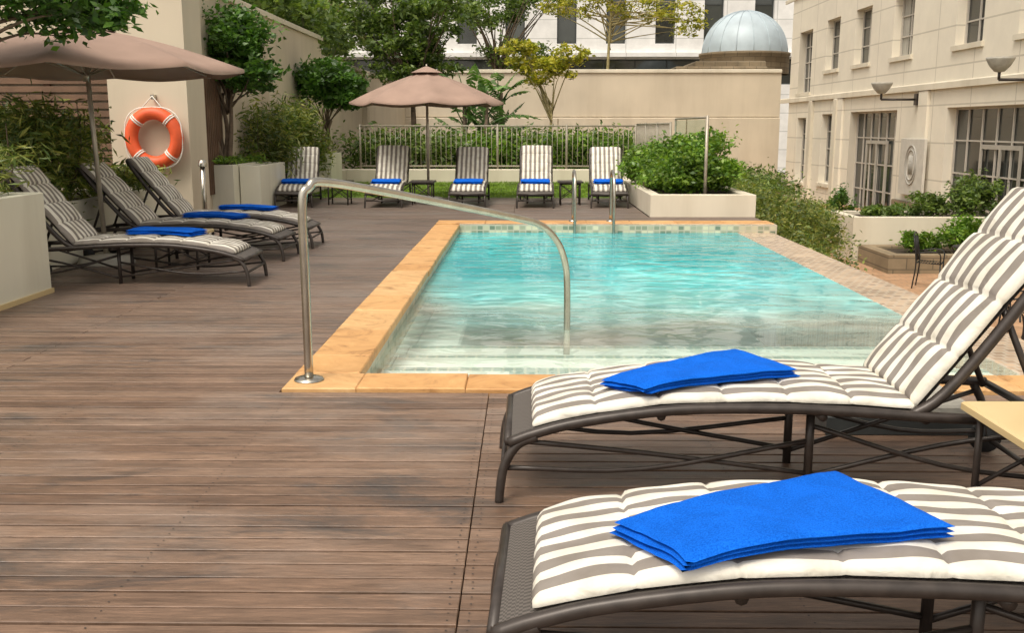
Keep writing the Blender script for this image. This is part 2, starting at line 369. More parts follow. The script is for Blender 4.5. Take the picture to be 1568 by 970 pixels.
def tree(name,base,top,tr,blobs,n,size,leaf,bark=None,clump=.3,clumps=26,elong=.45,limbs=14,stems=1,bend=.1):
    bark=bark or M['bark']; p=empty(name)
    P,cc=blob_points(blobs,n,clump,clumps)
    b=MB(); base=Vector(base); top=Vector(top)
    for sidx in range(stems):
        off=Vector((random.uniform(-1,1),random.uniform(-1,1),0))*(.12 if stems>1 else 0)
        mid=(base+top)/2+Vector((random.uniform(-bend,bend),random.uniform(-bend,bend),0))+off
        b.tube([base+off*.4,mid,top+off*1.2],[tr,tr*.75,tr*.5],bark,8,6)
    idx=rng.choice(len(cc),min(limbs,len(cc)),replace=False)
    for i in idx:
        e=Vector(cc[i]); st=base.lerp(top,random.uniform(.7,1.0))
        m=(st+e)/2+Vector((random.uniform(-.1,.1),random.uniform(-.1,.1),random.uniform(0,.15)))
        b.tube([st,m,e],[tr*.42,tr*.25,tr*.08],bark,6,4)
    b.obj('trunk_and_limbs',p)
    mkobj('crown_leaves',leaves_mesh(name+'_leaves',P,size,leaf,elong),p)
    return p
def boxpts(x0,x1,y0,y1,z0,z1,n,lump=.12,k=60):
    cc=np.stack([rng.uniform(x0,x1,k),rng.uniform(y0,y1,k),z0+(z1-z0)*rng.random(k)**.6],1)
    idx=rng.integers(0,k,n); r=np.array([(x1-x0)/6+.05,(y1-y0)/4,(z1-z0)/5])
    r=np.minimum(r,np.array([lump*3,lump*3,lump*2]))
    return cc[idx]+rng.normal(size=(n,3))*r*.8
def shrub(name,P,size,leaf,elong=.45,hang=0,core=None):
    p=empty(name)
    mkobj('foliage',leaves_mesh(name+'_foliage',P,size,leaf,elong,hang=hang),p)
    b=MB(); lo=P.min(0); hi=P.max(0)
    z0=core if core is not None else lo[2]
    for i in range(14):
        q=P[rng.integers(0,len(P))]
        b.tube([(q[0]*.7+.3*(lo[0]+hi[0])/2,q[1]*.7+.3*(lo[1]+hi[1])/2,z0),((q[0]),(q[1]),(z0+q[2])/2),tuple(q)],[.012,.008,.004],M['bark'],5,3)
    b.obj('stems',p); return p

# ------------------------------------------------------------ ground & podium
GZ=-1.40
b=MB(); b.add([(-300,-200,GZ-.05),(300,-200,GZ-.05),(300,400,GZ-.05),(-300,400,GZ-.05)],[(0,1,2,3)],M['ground']); b.obj('ground')
b=MB(); b.add([(3.2,-4,GZ),(30,-4,GZ),(30,44,GZ),(3.2,44,GZ)],[(0,1,2,3)],M['paver']); b.obj('terrace_paving')
pod=empty('podium')
boxobj('podium_front',-10,3.45,-4,5.31,GZ-.02,-.045,M['cream'],parent=pod)
boxobj('podium_left',-10,-.935,5.31,13.9,GZ-.02,-.045,M['cream'],parent=pod)
boxobj('podium_back',-10,3.5,13.9,25.4,GZ-.02,-.045,M['cream'],parent=pod)
boxobj('planting_bed',-5,2.9,25.4,44,GZ-.02,-.02,M['soil'],parent=pod)
b=MB()
for (x0,x1,y0,y1) in ((-9.9,2.95,-1.5,5.05),(-9.9,-1.2,5.05,14.4),(-9.9,3.49,14.4,19.35)):
    b.add([(x0,y0,-.036),(x1,y0,-.036),(x1,y1,-.036),(x0,y1,-.036)],[(0,1,2,3)],M['gap_shade'])  # sheet added over the cream podium so board gaps look shaded
b.obj('deck_gap_shade',pod)
b=MB(); pitch=.098; y=-1.0; i=0
XJ=-.187
def board(x0,x1,y):
    xs=[x0]+[j for j in (XJ,) if x0<j<x1]+[x1]
    for a,c in zip(xs[:-1],xs[1:]):
        cuts=[a]
        if c-a>4.5: cuts.append(-4.05 if i%2 else -2.95)
        cuts.append(c)
        for p,q in zip(cuts[:-1],cuts[1:]):
            dz=random.uniform(-.002,.002); g=random.uniform(.0095,.0125)
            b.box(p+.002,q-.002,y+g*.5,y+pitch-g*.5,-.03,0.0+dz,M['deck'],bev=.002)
while y<19.3:
    if y+pitch<5.0: board(-9.5,2.93,y)
    elif y<14.5: board(-9.5,-1.275,y)
    else: board(-9.5,3.48 if y<15.2 else 1.88,y)
    y+=pitch; i+=1
b.obj('timber_deck')
b=MB(); y=-1.0
while y<7:
    for xj in (XJ-.03,XJ+.03,-2.2,-1.2,.8,1.8,-3.0):
        if y>4.9 and xj>-1.3: continue
        for dy in (.028,.07):
            cx=xj+random.uniform(-.004,.004); cy=y+dy
            b.add([(cx+.0036*math.cos(a),cy+.0036*math.sin(a),.0026) for a in [k*math.pi/3 for k in range(6)]],[(0,1,2,3,4,5)],M['screw'])
    y+=pitch
b.obj('deck_screws')
# ------------------------------------------------------------ pool
pool=empty('swimming_pool')
b=MB()
def cope_run_y(x0,x1,y0,y1,step):
    y=y0
    while y<y1-.05:
        e=min(y1,y+step*random.uniform(.7,1.3)); 
        if y1-e<.25: e=y1
        b.box(x0+random.uniform(0,.008),x1+random.uniform(-.005,.006),y+.0015,e-.0015,-.04,.016+random.uniform(-.002,.002),M['coping'],bev=.006); y=e
def cope_run_x(x0,x1,y0,y1,step):
    x=x0
    while x<x1-.05:
        e=min(x1,x+step*random.uniform(.7,1.3))
        if x1-e<.25: e=x1
        b.box(x+.0015,e-.0015,y0+random.uniform(0,.005),y1+random.uniform(-.005,.008),-.04,.016+random.uniform(-.002,.002),M['coping'],bev=.006); x=e
cope_run_y(-1.27,-.92,5.33,13.88,.6)
cope_run_x(-1.27,2.93,5.0,5.32,.55)
cope_run_x(-1.27,3.5,14.05,14.5,.6)
b.obj('coping',pool)
b=MB()
PX0,PX1,PY0,PY1=-.93,2.95,5.31,13.9
b.add([(PX0,PY0,-1.3),(PX1,PY0,-1.3),(PX1,PY1,-1.3),(PX0,PY1,-1.3)],[(0,1,2,3)],M['poolplaster'])
b.add([(PX0+.001,PY0,-1.3),(PX0+.001,PY1,-1.3),(PX0+.001,PY1,-.24),(PX0+.001,PY0,-.24)],[(0,1,2,3)],M['poolplaster'])
b.add([(PX0+.001,PY0,-.24),(PX0+.001,PY1,-.24),(PX0+.001,PY1,-.035),(PX0+.001,PY0,-.035)],[(0,1,2,3)],M['mosaicY'])
b.add([(PX0,PY1-.002,-1.3),(PX1+.55,PY1-.002,-1.3),(PX1+.55,PY1-.002,-.24),(PX0,PY1-.002,-.24)],[(0,1,2,3)],M['poolplaster'])
b.add([(PX0,PY1-.002,-.24),(PX1+.55,PY1-.002,-.24),(PX1+.55,PY1-.002,.012),(PX0,PY1-.002,.012)],[(0,1,2,3)],M['mosaic'])
b.add([(PX0,PY1-.002,.012),(PX1+.55,PY1-.002,.012),(PX1+.55,14.05,.012),(PX0,14.05,.012)],[(0,1,2,3)],M['ledge'])
for (y0,y1,z) in ((PY0+.002,6.25,-.17),(6.252,7.0,-.26),(7.002,7.8,-.37)):
    b.box(PX0+.002,PX1-.01,y0,y1,-1.29,z,M['poolplaster'],bev=.02)
    b.box(PX0+.03,PX1-.03,y1-.12,y1-.05,z,z+.004,M['mosaicT'])
b.box(PX0+.002,PX0+.38,7.802,13.88,-1.29,-.45,M['poolplaster'],bev=.02)
b.box(-.10,.34,5.92,6.10,-.169,-.160,M['mosaicT'])
b.obj('pool_shell',pool)
b=MB()
b.box(2.95,3.45,5.33,13.89,GZ,-.097,M['ledge'],bev=.01)
b.obj('infinity_edge_ledge',pool)
b=MB()
b.add([(PX0+.002,PY0,-.10),(PX1,PY0,-.10),(PX1,PY1-.003,-.10),(PX0+.002,PY1-.003,-.10)],[(0,1,2,3)],M['water']); b.obj('pool_water')
boxobj('low_parapet',2.95,3.43,-1,5.31,-.05,.14,M['cream'],bev=.01)
b=MB()
P=[(-1.16,5.17,0),(-1.16,5.17,.55),(-1.16,5.17,.96),(-1.13,5.20,1.04),(-1.05,5.30,1.062),(-.6,5.9,.93),(-.1,6.56,.77),(.10,6.82,.69),(.22,6.98,.56),(.28,7.06,.40),(.30,7.1,.2),(.30,7.1,-.37)]
b.tube(P,.024,M['steel'],12,6)
b.lathe([(0,.035),(.05,.035),(.075,.028),(.08,.018)],(-1.16,5.17,0),M['steel'])
b.obj('pool_handrail')
lad=empty('pool_ladder'); b=MB()
for x in (.68,1.22):
    b.tube([(x,14.35,.0),(x,14.35,.55),(x,14.30,.69),(x,14.15,.745),(x,13.95,.69),(x,13.84,.5),(x,13.82,.1),(x,13.82,-.9)],.022,M['steel'],10,5)
    b.lathe([(0,.045),(.05,.04),(.06,.02)],(x,14.35,0),M['steel'])
for z in (-.3,-.55): b.box(.68,1.22,13.77,13.87,z,z+.03,M['steel'])
b.obj('rails',lad)

# ------------------------------------------------------------ lounger
W=.30
prof_x=[0,.10,.27,.6,.97,1.25,1.50,1.98]; prof_z=[.225,.262,.305,.350,.356,.345,.328,.305]
HX=1.47; HZ=.335
def railz(x): return float(np.interp(x,prof_x,prof_z))
def smooth_railz(x): return sum(railz(x+d) for d in (-.08,-.04,0,.04,.08))/5
def build_frame(BA,BL):
    b=MB(); D=M['dark_metal']
    for s in (-1,1):
        b.tube([(x,s*W,z) for x,z in zip(prof_x,prof_z)],.0195,D,10,4)
        b.tube([(.10,s*W,.25),(.03,s*W,.215),(-.015,s*(W+.005),.14),(-.03,s*(W+.01),.06),(-.035,s*(W+.01),0)],[.019,.017,.016],D,8,4)
        b.tube([(1.13,s*.15,.33),(1.13,s*.15,0)],.017,D,8)
        b.tube([(1.93,s*W,.30),(1.98,s*W,.2),(2.0,s*W,.06)],[.018,.016],D,8,3)
        b.tube([(-.01,s*W,.13),(.5,s*.22,.10),(1.13,s*.15,.19)],.010,D,6,4)
        b.tube([(.06,s*W,.23),(.55,s*.2,.15),(1.13,s*.15,.06)],.010,D,6,4)
        b.tube([(1.13,s*.15,.05),(1.6,s*.2,.19),(1.95,s*W,.27)],.010,D,6,4)
        b.tube([(1.13,s*.15,.25),(1.6,s*.22,.12),(1.99,s*W,.09)],.010,D,6,4)
        c,sn=math.cos(BA),math.sin(BA)
        b.tube([(HX-.03,s*(W-.012),HZ-.01),(HX+.12*c+.02,s*(W-.012),HZ+.12*sn-.02),(HX+.45*c+.02,s*(W-.012),HZ+.45*sn-.02),(HX+.8*c,s*(W-.012),HZ+.8*sn),(HX+BL*c,s*(W-.05),HZ+(BL+.02)*sn)],.021,D,10,4)
        b.tube([(HX+.48*c,s*(W-.05),HZ+.48*sn),(1.95,s*(W-.05),.30)],.013,D,8)
        b.tube([(2.0,s*(W-.015),.065),(2.0,s*(W+.015),.065)],.065,M['rubber'],20)
    c,sn=math.cos(BA),math.sin(BA)
    b.tube([(HX+(BL)*c,-(W-.05),HZ+(BL+.02)*sn),(HX+BL*c,(W-.05),HZ+(BL+.02)*sn)],.019,D,8)
    for x,z in ((.0,.228),(1.13,.325),(1.98,.3),(1.50,.315),(.55,.325)): b.tube([(x,-W,z),(x,W,z)],.017,D,8)
    b.tube([(-.02,-W,.12),(-.02,W,.12)],.011,D,8)
    b.tube([(2.0,-W,.065),(2.0,W,.065)],.011,D,8)
    xs=np.linspace(.005,HX,26); vs=[];fs=[]
    for x in xs:
        for yy in (-W+.005,W-.005): vs.append((x,yy,railz(x)+.012))
    for k in range(len(xs)-1): fs.append((2*k,2*k+1,2*k+3,2*k+2))
    b.add(vs,fs,M['sling'],True)
    vs=[]
    for t in (0,BL-.01):
        for yy in (-W+.03,W-.03): vs.append((HX+t*c,yy,HZ+t*sn))
    b.add(vs,[(0,1,3,2)],M['sling'])
    return b.mesh('lounger_frame')
T0,T1=.026,.016
def puffm(ph): return abs(math.sin(math.pi*ph))**.32
def cushion_z(x,y):
    s=x-.09; ph=(s/.236)%1.0; puff=puffm(ph)
    e=max(0,1-abs(y/(W-.012))**5)**.5
    return smooth_railz(x)+.016+(T0+T1*puff)*e+.008
def build_cushion(BA,BLc,seed):
    b=MB(); ny=30
    def strip(length,seg,posf,thick0,thickp,nseg):
        ns=nseg; vs=[];fs=[]; ring=2*ny
        for i in range(ns+1):
            s=length*i/ns; ph=(s/seg)%1.0; puff=puffm(ph); si=int(s/seg)
            endf=min(1,min(s,length-s)/.025+.15)**.5
            P,Nn=posf(s)
            w=W-.012-.007*(1-puff)+.003*math.sin(s*17+seed)
            for k in range(ny):
                y=-w+2*w*k/(ny-1); u=y/w; e=max(0,1-abs(u)**5)**.5
                dim=1-.45*max(0,math.cos(y*2*math.pi/.19))**3*(1-puff)
                wr=.0035*math.sin(31*s+9*y+seed+si*2.1)*math.sin(19*y+5*s+seed)+.005*math.sin(60*y+seed*3+si)*(1-puff)**.7
                h=(thick0+thickp*puff*dim*(1+.25*math.sin(si*2.7+seed))+wr)*e*endf+.008
                vs.append(P+Nn*h+Vector((0,y,0)))
            for k in range(ny):
                y=w-2*w*k/(ny-1); u=y/w
                vs.append(P+Nn*(.006-.006*(1-abs(u)**4))+Vector((0,y*.985,0)))
        for i in range(ns):
            for k in range(ring):
                k2=(k+1)%ring; fs.append((i*ring+k,(i+1)*ring+k,(i+1)*ring+k2,i*ring+k2))
        fs.append(tuple(range(ring))); fs.append(tuple(ns*ring+k for k in range(ring-1,-1,-1)))
        b.add(vs,fs,M['cushion'],True)
    def seat(s):
        x=.09+s; z=smooth_railz(x)+.016
        dz=(smooth_railz(x+.01)-smooth_railz(x-.01))/.02
        n=Vector((-dz,0,1)).normalized(); return Vector((x,0,z)),n
    strip(1.38,.23,seat,T0,T1,120)
    c,sn=math.cos(BA),math.sin(BA); nb=Vector((-sn,0,c))
    def back(s): return Vector((HX+.0+s*c,0,HZ+.02+s*sn)),nb
    strip(BLc,BLc/4,back,.030,.020,80)
    return b.mesh('lounger_cushion')
VAR=[]
for k,(ba,bl) in enumerate(((R(50),.83),(R(47),.83),(R(53),.93),(R(50),.9))):
    VAR.append((build_frame(ba,bl),build_cushion(ba,bl+.01,k*1.7)))
def lounger(loc,rz,v=0):
    p=empty('sun_lounger',loc,rz)
    mkobj('frame',VAR[v][0],p); mkobj('cushion',VAR[v][1],p); return p
def towel(corners,lounger_loc,rz,layers=3,thick=.014,n=40,seed=0,wr=.3):
    random.seed(seed); b=MB()
    a,b_,c,d=[Vector(q) for q in corners]
    for l in range(layers):
        off=Vector((random.uniform(-.007,.007),random.uniform(-.007,.007)))
        sh=.012*l; ph=random.uniform(0,6)
        top=[];bot=[]
        for i in range(n+1):
            for j in range(n+1):
                u=i/n; v=j/n
                q=(a*(1-u)+b_*u)*(1-v)+(d*(1-u)+c*u)*v
                cen=(a+b_+c+d)/4; q=q+(cen-q)*(sh*.6)+off
                q=q+Vector((.005*math.sin(7*v+seed+l)+.0015*math.sin(19*v+ph),.005*math.sin(6*u+2*l+seed)+.0015*math.sin(17*u+ph)))
                x,y=q.x,q.y
                yc=max(-W+.02,min(W-.02,y))
                z=sum(cushion_z(x+t,yc*.75) for t in (-.12,-.08,-.04,0,.04,.08,.12))/7
                if abs(y)>W-.04: z-= (abs(y)-(W-.04))**2*7
                z+= wr*(.005*math.sin(14*x+9*y+seed)+.004*math.sin(25*y-12*x+seed)+.003*math.sin(38*x+20*y))
                z+=.007+l*thick*1.0
                ed=min(u,1-u,v,1-v)
                fold=math.sin(min(1,ed/.035)*math.pi/2)**.6
                top.append((x,y,z+thick*(.5+.45*fold))); bot.append((x,y,z+thick*(.5-.5*fold)))
        N1=(n+1)*(n+1); fs=[]
        for i in range(n):
            for j in range(n):
                k=i*(n+1)+j; fs.append((k,k+n+1,k+n+2,k+1)); fs.append((N1+k,N1+k+1,N1+k+n+2,N1+k+n+1))
        for i in range(n):
            for (k,k2) in ((i,i+1),(n*(n+1)+i,n*(n+1)+i+1),(i*(n+1),(i+1)*(n+1)),(i*(n+1)+n,(i+1)*(n+1)+n)):
                fs.append((k,k2,N1+k2,N1+k))
        b.add(top+bot,fs,M['towel'],True)
    o=b.obj('towel'); o.location=lounger_loc; o.rotation_euler=(0,0,rz); return o
L0=(-.06,2.37,0); L1=(-.06,3.76,0)
lounger(L0,R(-2),3); lounger(L1,R(0),2)
towel([(.27,-.08),(.42,-.31),(1.05,-.19),(.88,.17)],L0,R(-2),seed=1)
towel([(.34,-.14),(.49,-.30),(1.09,-.11),(.93,.23)],L1,0,seed=2)
for k,(y,dx,ang) in enumerate(((8.75,0,181),(10.38,-.08,178.5),(11.45,-.02,180.5))):
    loc=(-2.42+dx,y,0); lounger(loc,R(ang),k%2)
    towel([(.45,-.24),(1.12,-.26+.04*k),(1.1,.05),(.5,.1)],loc,R(ang),layers=3,n=16,seed=int(y))
for k,(x,ang) in enumerate(((-3.95,97),(-2.42,92),(-1.0,90),(.16,89),(1.42,88))):
    loc=(x,16.95,0); lounger(loc,R(ang),(k+1)%2)
    towel([(.35,-.24),(.72,-.26),(.72,.26),(.38,.25)],loc,R(ang),n=12,seed=int(x*3)+20)
random.seed(11)
def side_table(x0,x1,y0,y1,h,top):
    p=empty('side_table'); b=MB()
    b.box(x0,x1,y0,y1,h-.03,h,top,bev=.008); b.obj('table_top',p)
    b=MB(); D=M['dark_metal']
    for x in (x0+.05,x1-.05):
        for y in (y0+.05,y1-.05): b.tube([(x,y,h-.03),(x,y,h*.5),(x+.0,y,0)],.013,D,8)
    for y in (y0+.05,y1-.05):
        b.tube([(x0+.05,y,h*.25),(x1-.05,y,h*.85)],.008,D,6); b.tube([(x0+.05,y,h*.85),(x1-.05,y,h*.25)],.008,D,6)
        b.tube([(x0+.05,y,h-.05),(x1-.05,y,h-.05)],.011,D,6)
    for x in (x0+.05,x1-.05): b.tube([(x,y0+.05,h-.05),(x,y1-.05,h-.05)],.011,D,6); b.tube([(x,y0+.05,.1),(x,y1-.05,.1)],.009,D,6)
    b.obj('legs',p); return p
side_table(1.54,2.04,2.90,3.42,.40,M['tabletop'])
side_table(-3.6,-3.1,9.4,9.85,.36,M['tabletop'])
for x in (-3.3,-1.82,.78): side_table(x-.22,x+.22,17.5,17.95,.42,M['dark_metal'])
p=empty('umbrella_base'); boxobj('base_block',1.34,2.05,4.28,4.85,.002,.09,M['base_d'],parent=p,bev=.01); boxobj('base_top',1.38,2.01,4.32,4.81,.09,.125,M['base_c'],parent=p,bev=.01)
b=MB(); b.tube([(1.7,4.56,.12),(1.7,4.56,.3)],.03,M['steel'],12); b.obj('pole_socket',p)

# ------------------------------------------------------------ umbrellas
def umbrella(x,y,ztip,zapex,rad,rot,ribs=8,lean=0):
    p=empty('patio_umbrella'); b=MB()
    n=ribs; rings=8; sub=6; vs=[];fs=[]
    for i in range(rings+1):
        t=i/rings
        for k in range(n*sub):
            a=rot+2*math.pi*k/(n*sub); fr=(k%sub)/sub
            sc=math.cos(math.pi/n)/math.cos((fr-.5)*2*math.pi/n)
            r=rad*t*sc*(1-.03*math.sin(math.pi*fr)*t)
            z=zapex+(ztip-zapex)*(t**.93)-.07*t*math.sin(math.pi*fr)*.6+.05*math.sin(math.pi*t)
            vs.append((x+r*math.cos(a),y+r*math.sin(a),z))
    m=n*sub
    for i in range(rings):
        for k in range(m):
            k2=(k+1)%m; fs.append((i*m+k,(i+1)*m+k,(i+1)*m+k2,i*m+k2))
    for k in range(m):
        v=vs[rings*m+k]; vs.append((v[0],v[1],v[2]-.035))
    for k in range(m):
        k2=(k+1)%m; fs.append((rings*m+k,(rings+1)*m+k,(rings+1)*m+k2,rings*m+k2))
    b.add(vs,fs,M['canopy'],True)
    b.lathe([(.30,zapex-.055),(.16,zapex+.01),(.03,zapex+.06),(0,zapex+.062)],(x,y,0),M['canopy'],16)
    b.obj('canopy',p)
    b=MB()
    b.tube([(x+lean,y,0.02),(x,y,zapex-.02)],.024,M['pole'],12)
    b.tube([(x,y,zapex+.03),(x,y,zapex+.10)],.015,M['pole'],8)
    for k in range(n):
        a=rot+2*math.pi*k/n; c,s=math.cos(a),math.sin(a)
        b.tube([(x,y,zapex-.05),(x+c*rad*.5,y+s*rad*.5,(zapex+ztip)/2+.0),(x+c*rad*.97,y+s*rad*.97,ztip-.02)],.009,M['pole'],6)
        b.tube([(x,y,zapex-.48),(x+c*rad*.5,y+s*rad*.5,(zapex+ztip)/2-.01)],.008,M['pole'],6)
    b.tube([(x,y,zapex-.53),(x,y,zapex-.43)],.035,M['pole'],10)
    b.lathe([(0,.10),(.05,.09),(.26,.06),(.28,.0)],(x+lean,y,0.0),M['base_c'])
    b.obj('pole_and_ribs',p)
umbrella(-4.3,9.95,1.92,2.32,1.5,R(12),lean=.06)
umbrella(-1.82,18.7,1.80,2.38,1.42,R(8))

# ------------------------------------------------------------ planters, beds, low walls
def planter(name,x0,x1,y0,y1,h,z0=0,t=.06,mat=None):
    mat=mat or M['planter']; p=empty(name)
    b=MB()
    b.box(x0,x1,y0,y0+t,z0,z0+h,mat,bev=.008); b.box(x0,x1,y1-t,y1,z0,z0+h,mat,bev=.008)
    b.box(x0,x0+t,y0+t+.001,y1-t-.001,z0,z0+h-.001,mat,bev=.008); b.box(x1-t,x1,y0+t+.001,y1-t-.001,z0,z0+h-.001,mat,bev=.008)
    b.obj('walls',p)
    boxobj('soil',x0+t,x1-t,y0+t,y1-t,z0,z0+h-.07,M['soil'],parent=p); return p
planter('box_planter',-4.7,-3.93,3.2,8.1,.83)
boxobj('planter_skirting',-4.71,-3.915,3.19,8.115,.0,.04,M['tabletop'])
planter('box_planter',-5.35,-4.55,8.5,12.6,.62)
planter('box_planter',-5.45,-4.65,15.9,17.6,.76)
planter('box_planter',-4.63,-4.3,16.2,17.9,.74)
planter('box_planter',-4.75,-4.25,21.9,23.2,.78)
planter('shrub_planter',1.9,3.5,15.25,22.5,.34,t=.16,mat=M['cream'])
b=MB(); b.box(-4.9,1.88,24.6,25.0,-.03,.33,M['cream'],bev=.01); b.box(-4.9,-4.4,19.4,24.59,-.03,.33,M['cream'],bev=.01); b.obj('low_garden_wall')
b=MB(); b.add([(-4.4,19.32,.0),(1.88,19.32,.0),(1.88,24.6,.0),(-4.4,24.6,.0)],[(0,1,2,3)],M['lawn']); b.obj('lawn')
n=20000; C=np.stack([rng.uniform(-4.35,1.86,n),rng.uniform(19.35,24.55,n),np.full(n,.03)],1)
mkobj('grass',leaves_mesh('grass',C,.07,M['grass'],.14,0,-1.4))
f=empty('pool_fence'); b=MB(); G=M['fence']
x=-4.1
while x<2.7:
    b.tube([(x,24.95,.38),(x,24.95,1.36)],.009,G,5); x+=.125
for z in (.40,1.38): b.tube([(-4.1,24.95,z),(2.7,24.95,z)],.022,G,6)
for x in (-4.1,-2.4,-.7,1.0,2.7): b.tube([(x,24.95,.3),(x,24.95,1.42)],.025,G,8)
y=19.2
while y<24.9:
    b.tube([(2.72,y,.38),(2.72,y,1.40)],.007,G,5); y+=.125
for z in (.40,1.42): b.tube([(2.72,19.1,z),(2.72,24.9,z)],.020,G,6)
for yy in (19.1,21.0,23.0): b.tube([(2.72,yy,.3),(2.72,yy,1.45)],.025,G,8)
b.obj('railing',f)
g=empty('glass_screen'); boxobj('glass_pane',2.79,2.802,15.75,19.0,.38,1.47,M['glass'],parent=g)
b=MB(); b.tube([(2.8,15.7,.02),(2.8,15.7,1.53)],.026,M['pole'],8); b.tube([(2.8,19.02,.3),(2.8,19.02,1.5)],.02,G,8); b.tube([(2.8,15.7,1.5),(2.8,19.02,1.5)],.018,M['pole'],8); b.obj('posts',g)
P,_=blob_points([(2.75,16.6,.76,.74,.80,.48),(2.3,18,.66,.5,.9,.38),(2.9,18.4,.66,.5,.9,.4)],24000,.28,60)
P=P[P[:,2]>.28]
shrub('round_shrub',P,.08,M['leaf_bright'],.5,core=.3)
# ------------------------------------------------------------ left side walls
lw=empty('boundary_wall')
b=MB(); 
b.box(-5.32,-4.31,12.9,13.6,-.04,4.6,M['wall'],bev=.01)
b.box(-9.9,-5.32,13.3,13.6,-.04,4.6,M['wall'],bev=.01)
b.box(-5.3,-5.0,13.61,25.0,-.04,3.42,M['wall'],bev=.01)
b.box(-5.35,-4.95,13.62,25.04,3.42,3.52,M['cream'],bev=.01)
b.box(-5.3,-5.0,25.01,42.3,-.04,2.98,M['wall'],bev=.01)
b.box(-5.35,-4.95,25.05,42.3,2.98,3.08,M['cream'],bev=.01)
for yy in (19.2,24.7,31): b.box(-5.0,-4.85,yy,yy+.5,-.04,2.9,M['wall'],bev=.01)
b.obj('wall_body',lw)
b=MB(); z=.75
while z<2.25:
    b.box(-9.0,-5.34,13.20,13.235,z,z+.075,M['slat']); z+=.105
for k in range(5): b.box(-5.4-k*.9,-5.32-k*.9,13.24,13.29,.6,2.3,M['slat'])
x=-4.80
while x<-4.42:
    b.box(x,x+.045,13.75,13.79,.1,2.0,M['slat']); x+=.062
b.box(-4.85,-4.40,13.80,13.84,.5,.6,M['slat']); b.box(-4.85,-4.40,13.80,13.84,1.6,1.7,M['slat'])
yy=13.9
while yy<16.5:
    b.box(-4.985,-4.95,yy,yy+.06,.3,2.1,M['slat']); yy+=.09
b.obj('timber_screen')
lr=empty('life_ring'); b=MB(); cx,cy,cz=-4.72,12.78,1.215
pts=[(cx+.29*math.cos(2*math.pi*k/40),cy,cz+.31*math.sin(2*math.pi*k/40)) for k in range(40)]
b.tube(pts,.082,M['orange'],14,closed=True); b.obj('ring',lr)
b=MB()
for a in (45,135,225,315):
    ca,sa=math.cos(R(a)),math.sin(R(a)); c0=Vector((cx+.29*ca,cy,cz+.31*sa)); d=Vector((ca,0,sa)); w=Vector((0,1,0)); t=Vector((-sa,0,ca))
    for o_ in (-.014,.014):
        q=[c0+t*o_+(d*math.cos(R(k))+w*math.sin(R(k)))*.085 for k in range(0,360,24)]
        b.tube(q,.010,M['white'],6,closed=True)
rp=[]
for k in range(64):
    a=2*math.pi*k/64; r=.385+.022*math.cos(4*a+math.pi); rp.append((cx+r*math.cos(a),cy-.02,cz+(r+.02)*math.sin(a)))
b.tube(rp,.008,M['white'],6,closed=True)
b.tube([(cx-.14,cy-.02,cz+.36),(cx,cy+.02,cz+.52),(cx+.14,cy-.02,cz+.36)],.009,M['white'],6)
b.obj('straps_and_rope',lr)
boxobj('bracket',cx-.02,cx+.02,12.80,12.9,cz+.48,cz+.54,M['steel'],parent=lr)
b=MB(); b.tube([(-4.10,12.7,0),(-4.10,12.7,.86)],.032,M['steel'],12); b.lathe([(.055,0),(.055,.03),(.04,.08),(0,.09)],(-4.10,12.7,.86),M['steel']); b.lathe([(.09,0),(.09,.02),(.03,.03)],(-4.10,12.7,0),M['steel']); b.obj('garden_light_post')
# ------------------------------------------------------------ left trees/plants
tree('ficus_tree',(-4.35,7.2,.8),(-4.45,8.1,2.1),.045,[(-4.5,8.0,2.66,.95,.7,.52),(-3.70,8.3,2.30,.68,.5,.26),(-5.3,8.2,2.3,.6,.5,.42)],12000,.095,M['leaf_dark'],clumps=34,clump=.24)
tree('ficus_tree',(-4.85,16.3,.7),(-4.85,16.5,1.9),.05,[(-4.85,16.5,2.72,.78,.75,.68),(-4.6,16.4,2.2,.65,.6,.32)],10000,.11,M['leaf_dark'],stems=4,clumps=36,clump=.25)
tree('ficus_tree',(-4.45,22.4,.7),(-4.4,22.4,1.5),.045,[(-4.35,22.4,2.35,.8,.75,.52),(-4.0,22.3,2.0,.5,.5,.35)],7000,.13,M['leaf_dark'],stems=3,clumps=32,clump=.25)
P=boxpts(-5.5,-4.6,8.7,11.3,.6,1.42,10000,.12,80); P=P[(P[:,0]<-4.40)&(P[:,1]<12.2)]; shrub('bamboo_shrub',P,.12,M['leaf_bamboo'],.18,hang=.4,core=.55)
P=boxpts(-5.3,-4.6,11.2,12.3,.6,.85,2500,.06,30); shrub('bamboo_shrub',P,.10,M['leaf_bamboo'],.2,hang=.2,core=.55)
P=boxpts(-4.75,-4.05,4.8,8.0,.82,1.15,5000,.1,50); shrub('bamboo_shrub',P,.12,M['leaf_bamboo'],.12,hang=.2,core=.8)
P=boxpts(-4.9,-4.3,17.6,21.5,.5,1.55,9000,.12,80); shrub('bamboo_shrub',P,.13,M['leaf_bamboo'],.24,hang=.3,core=.1)
P=boxpts(-5.4,-4.7,15.95,17.5,.72,.86,900,.05,20); shrub('bamboo_shrub',P,.1,M['leaf_bright'],.3,core=.6)
P=boxpts(-6.0,-5.1,20,30,3.2,4.4,8000,.3,60); shrub('creeper_hedge',P,.18,M['leaf_mid'],.45,core=2.9)
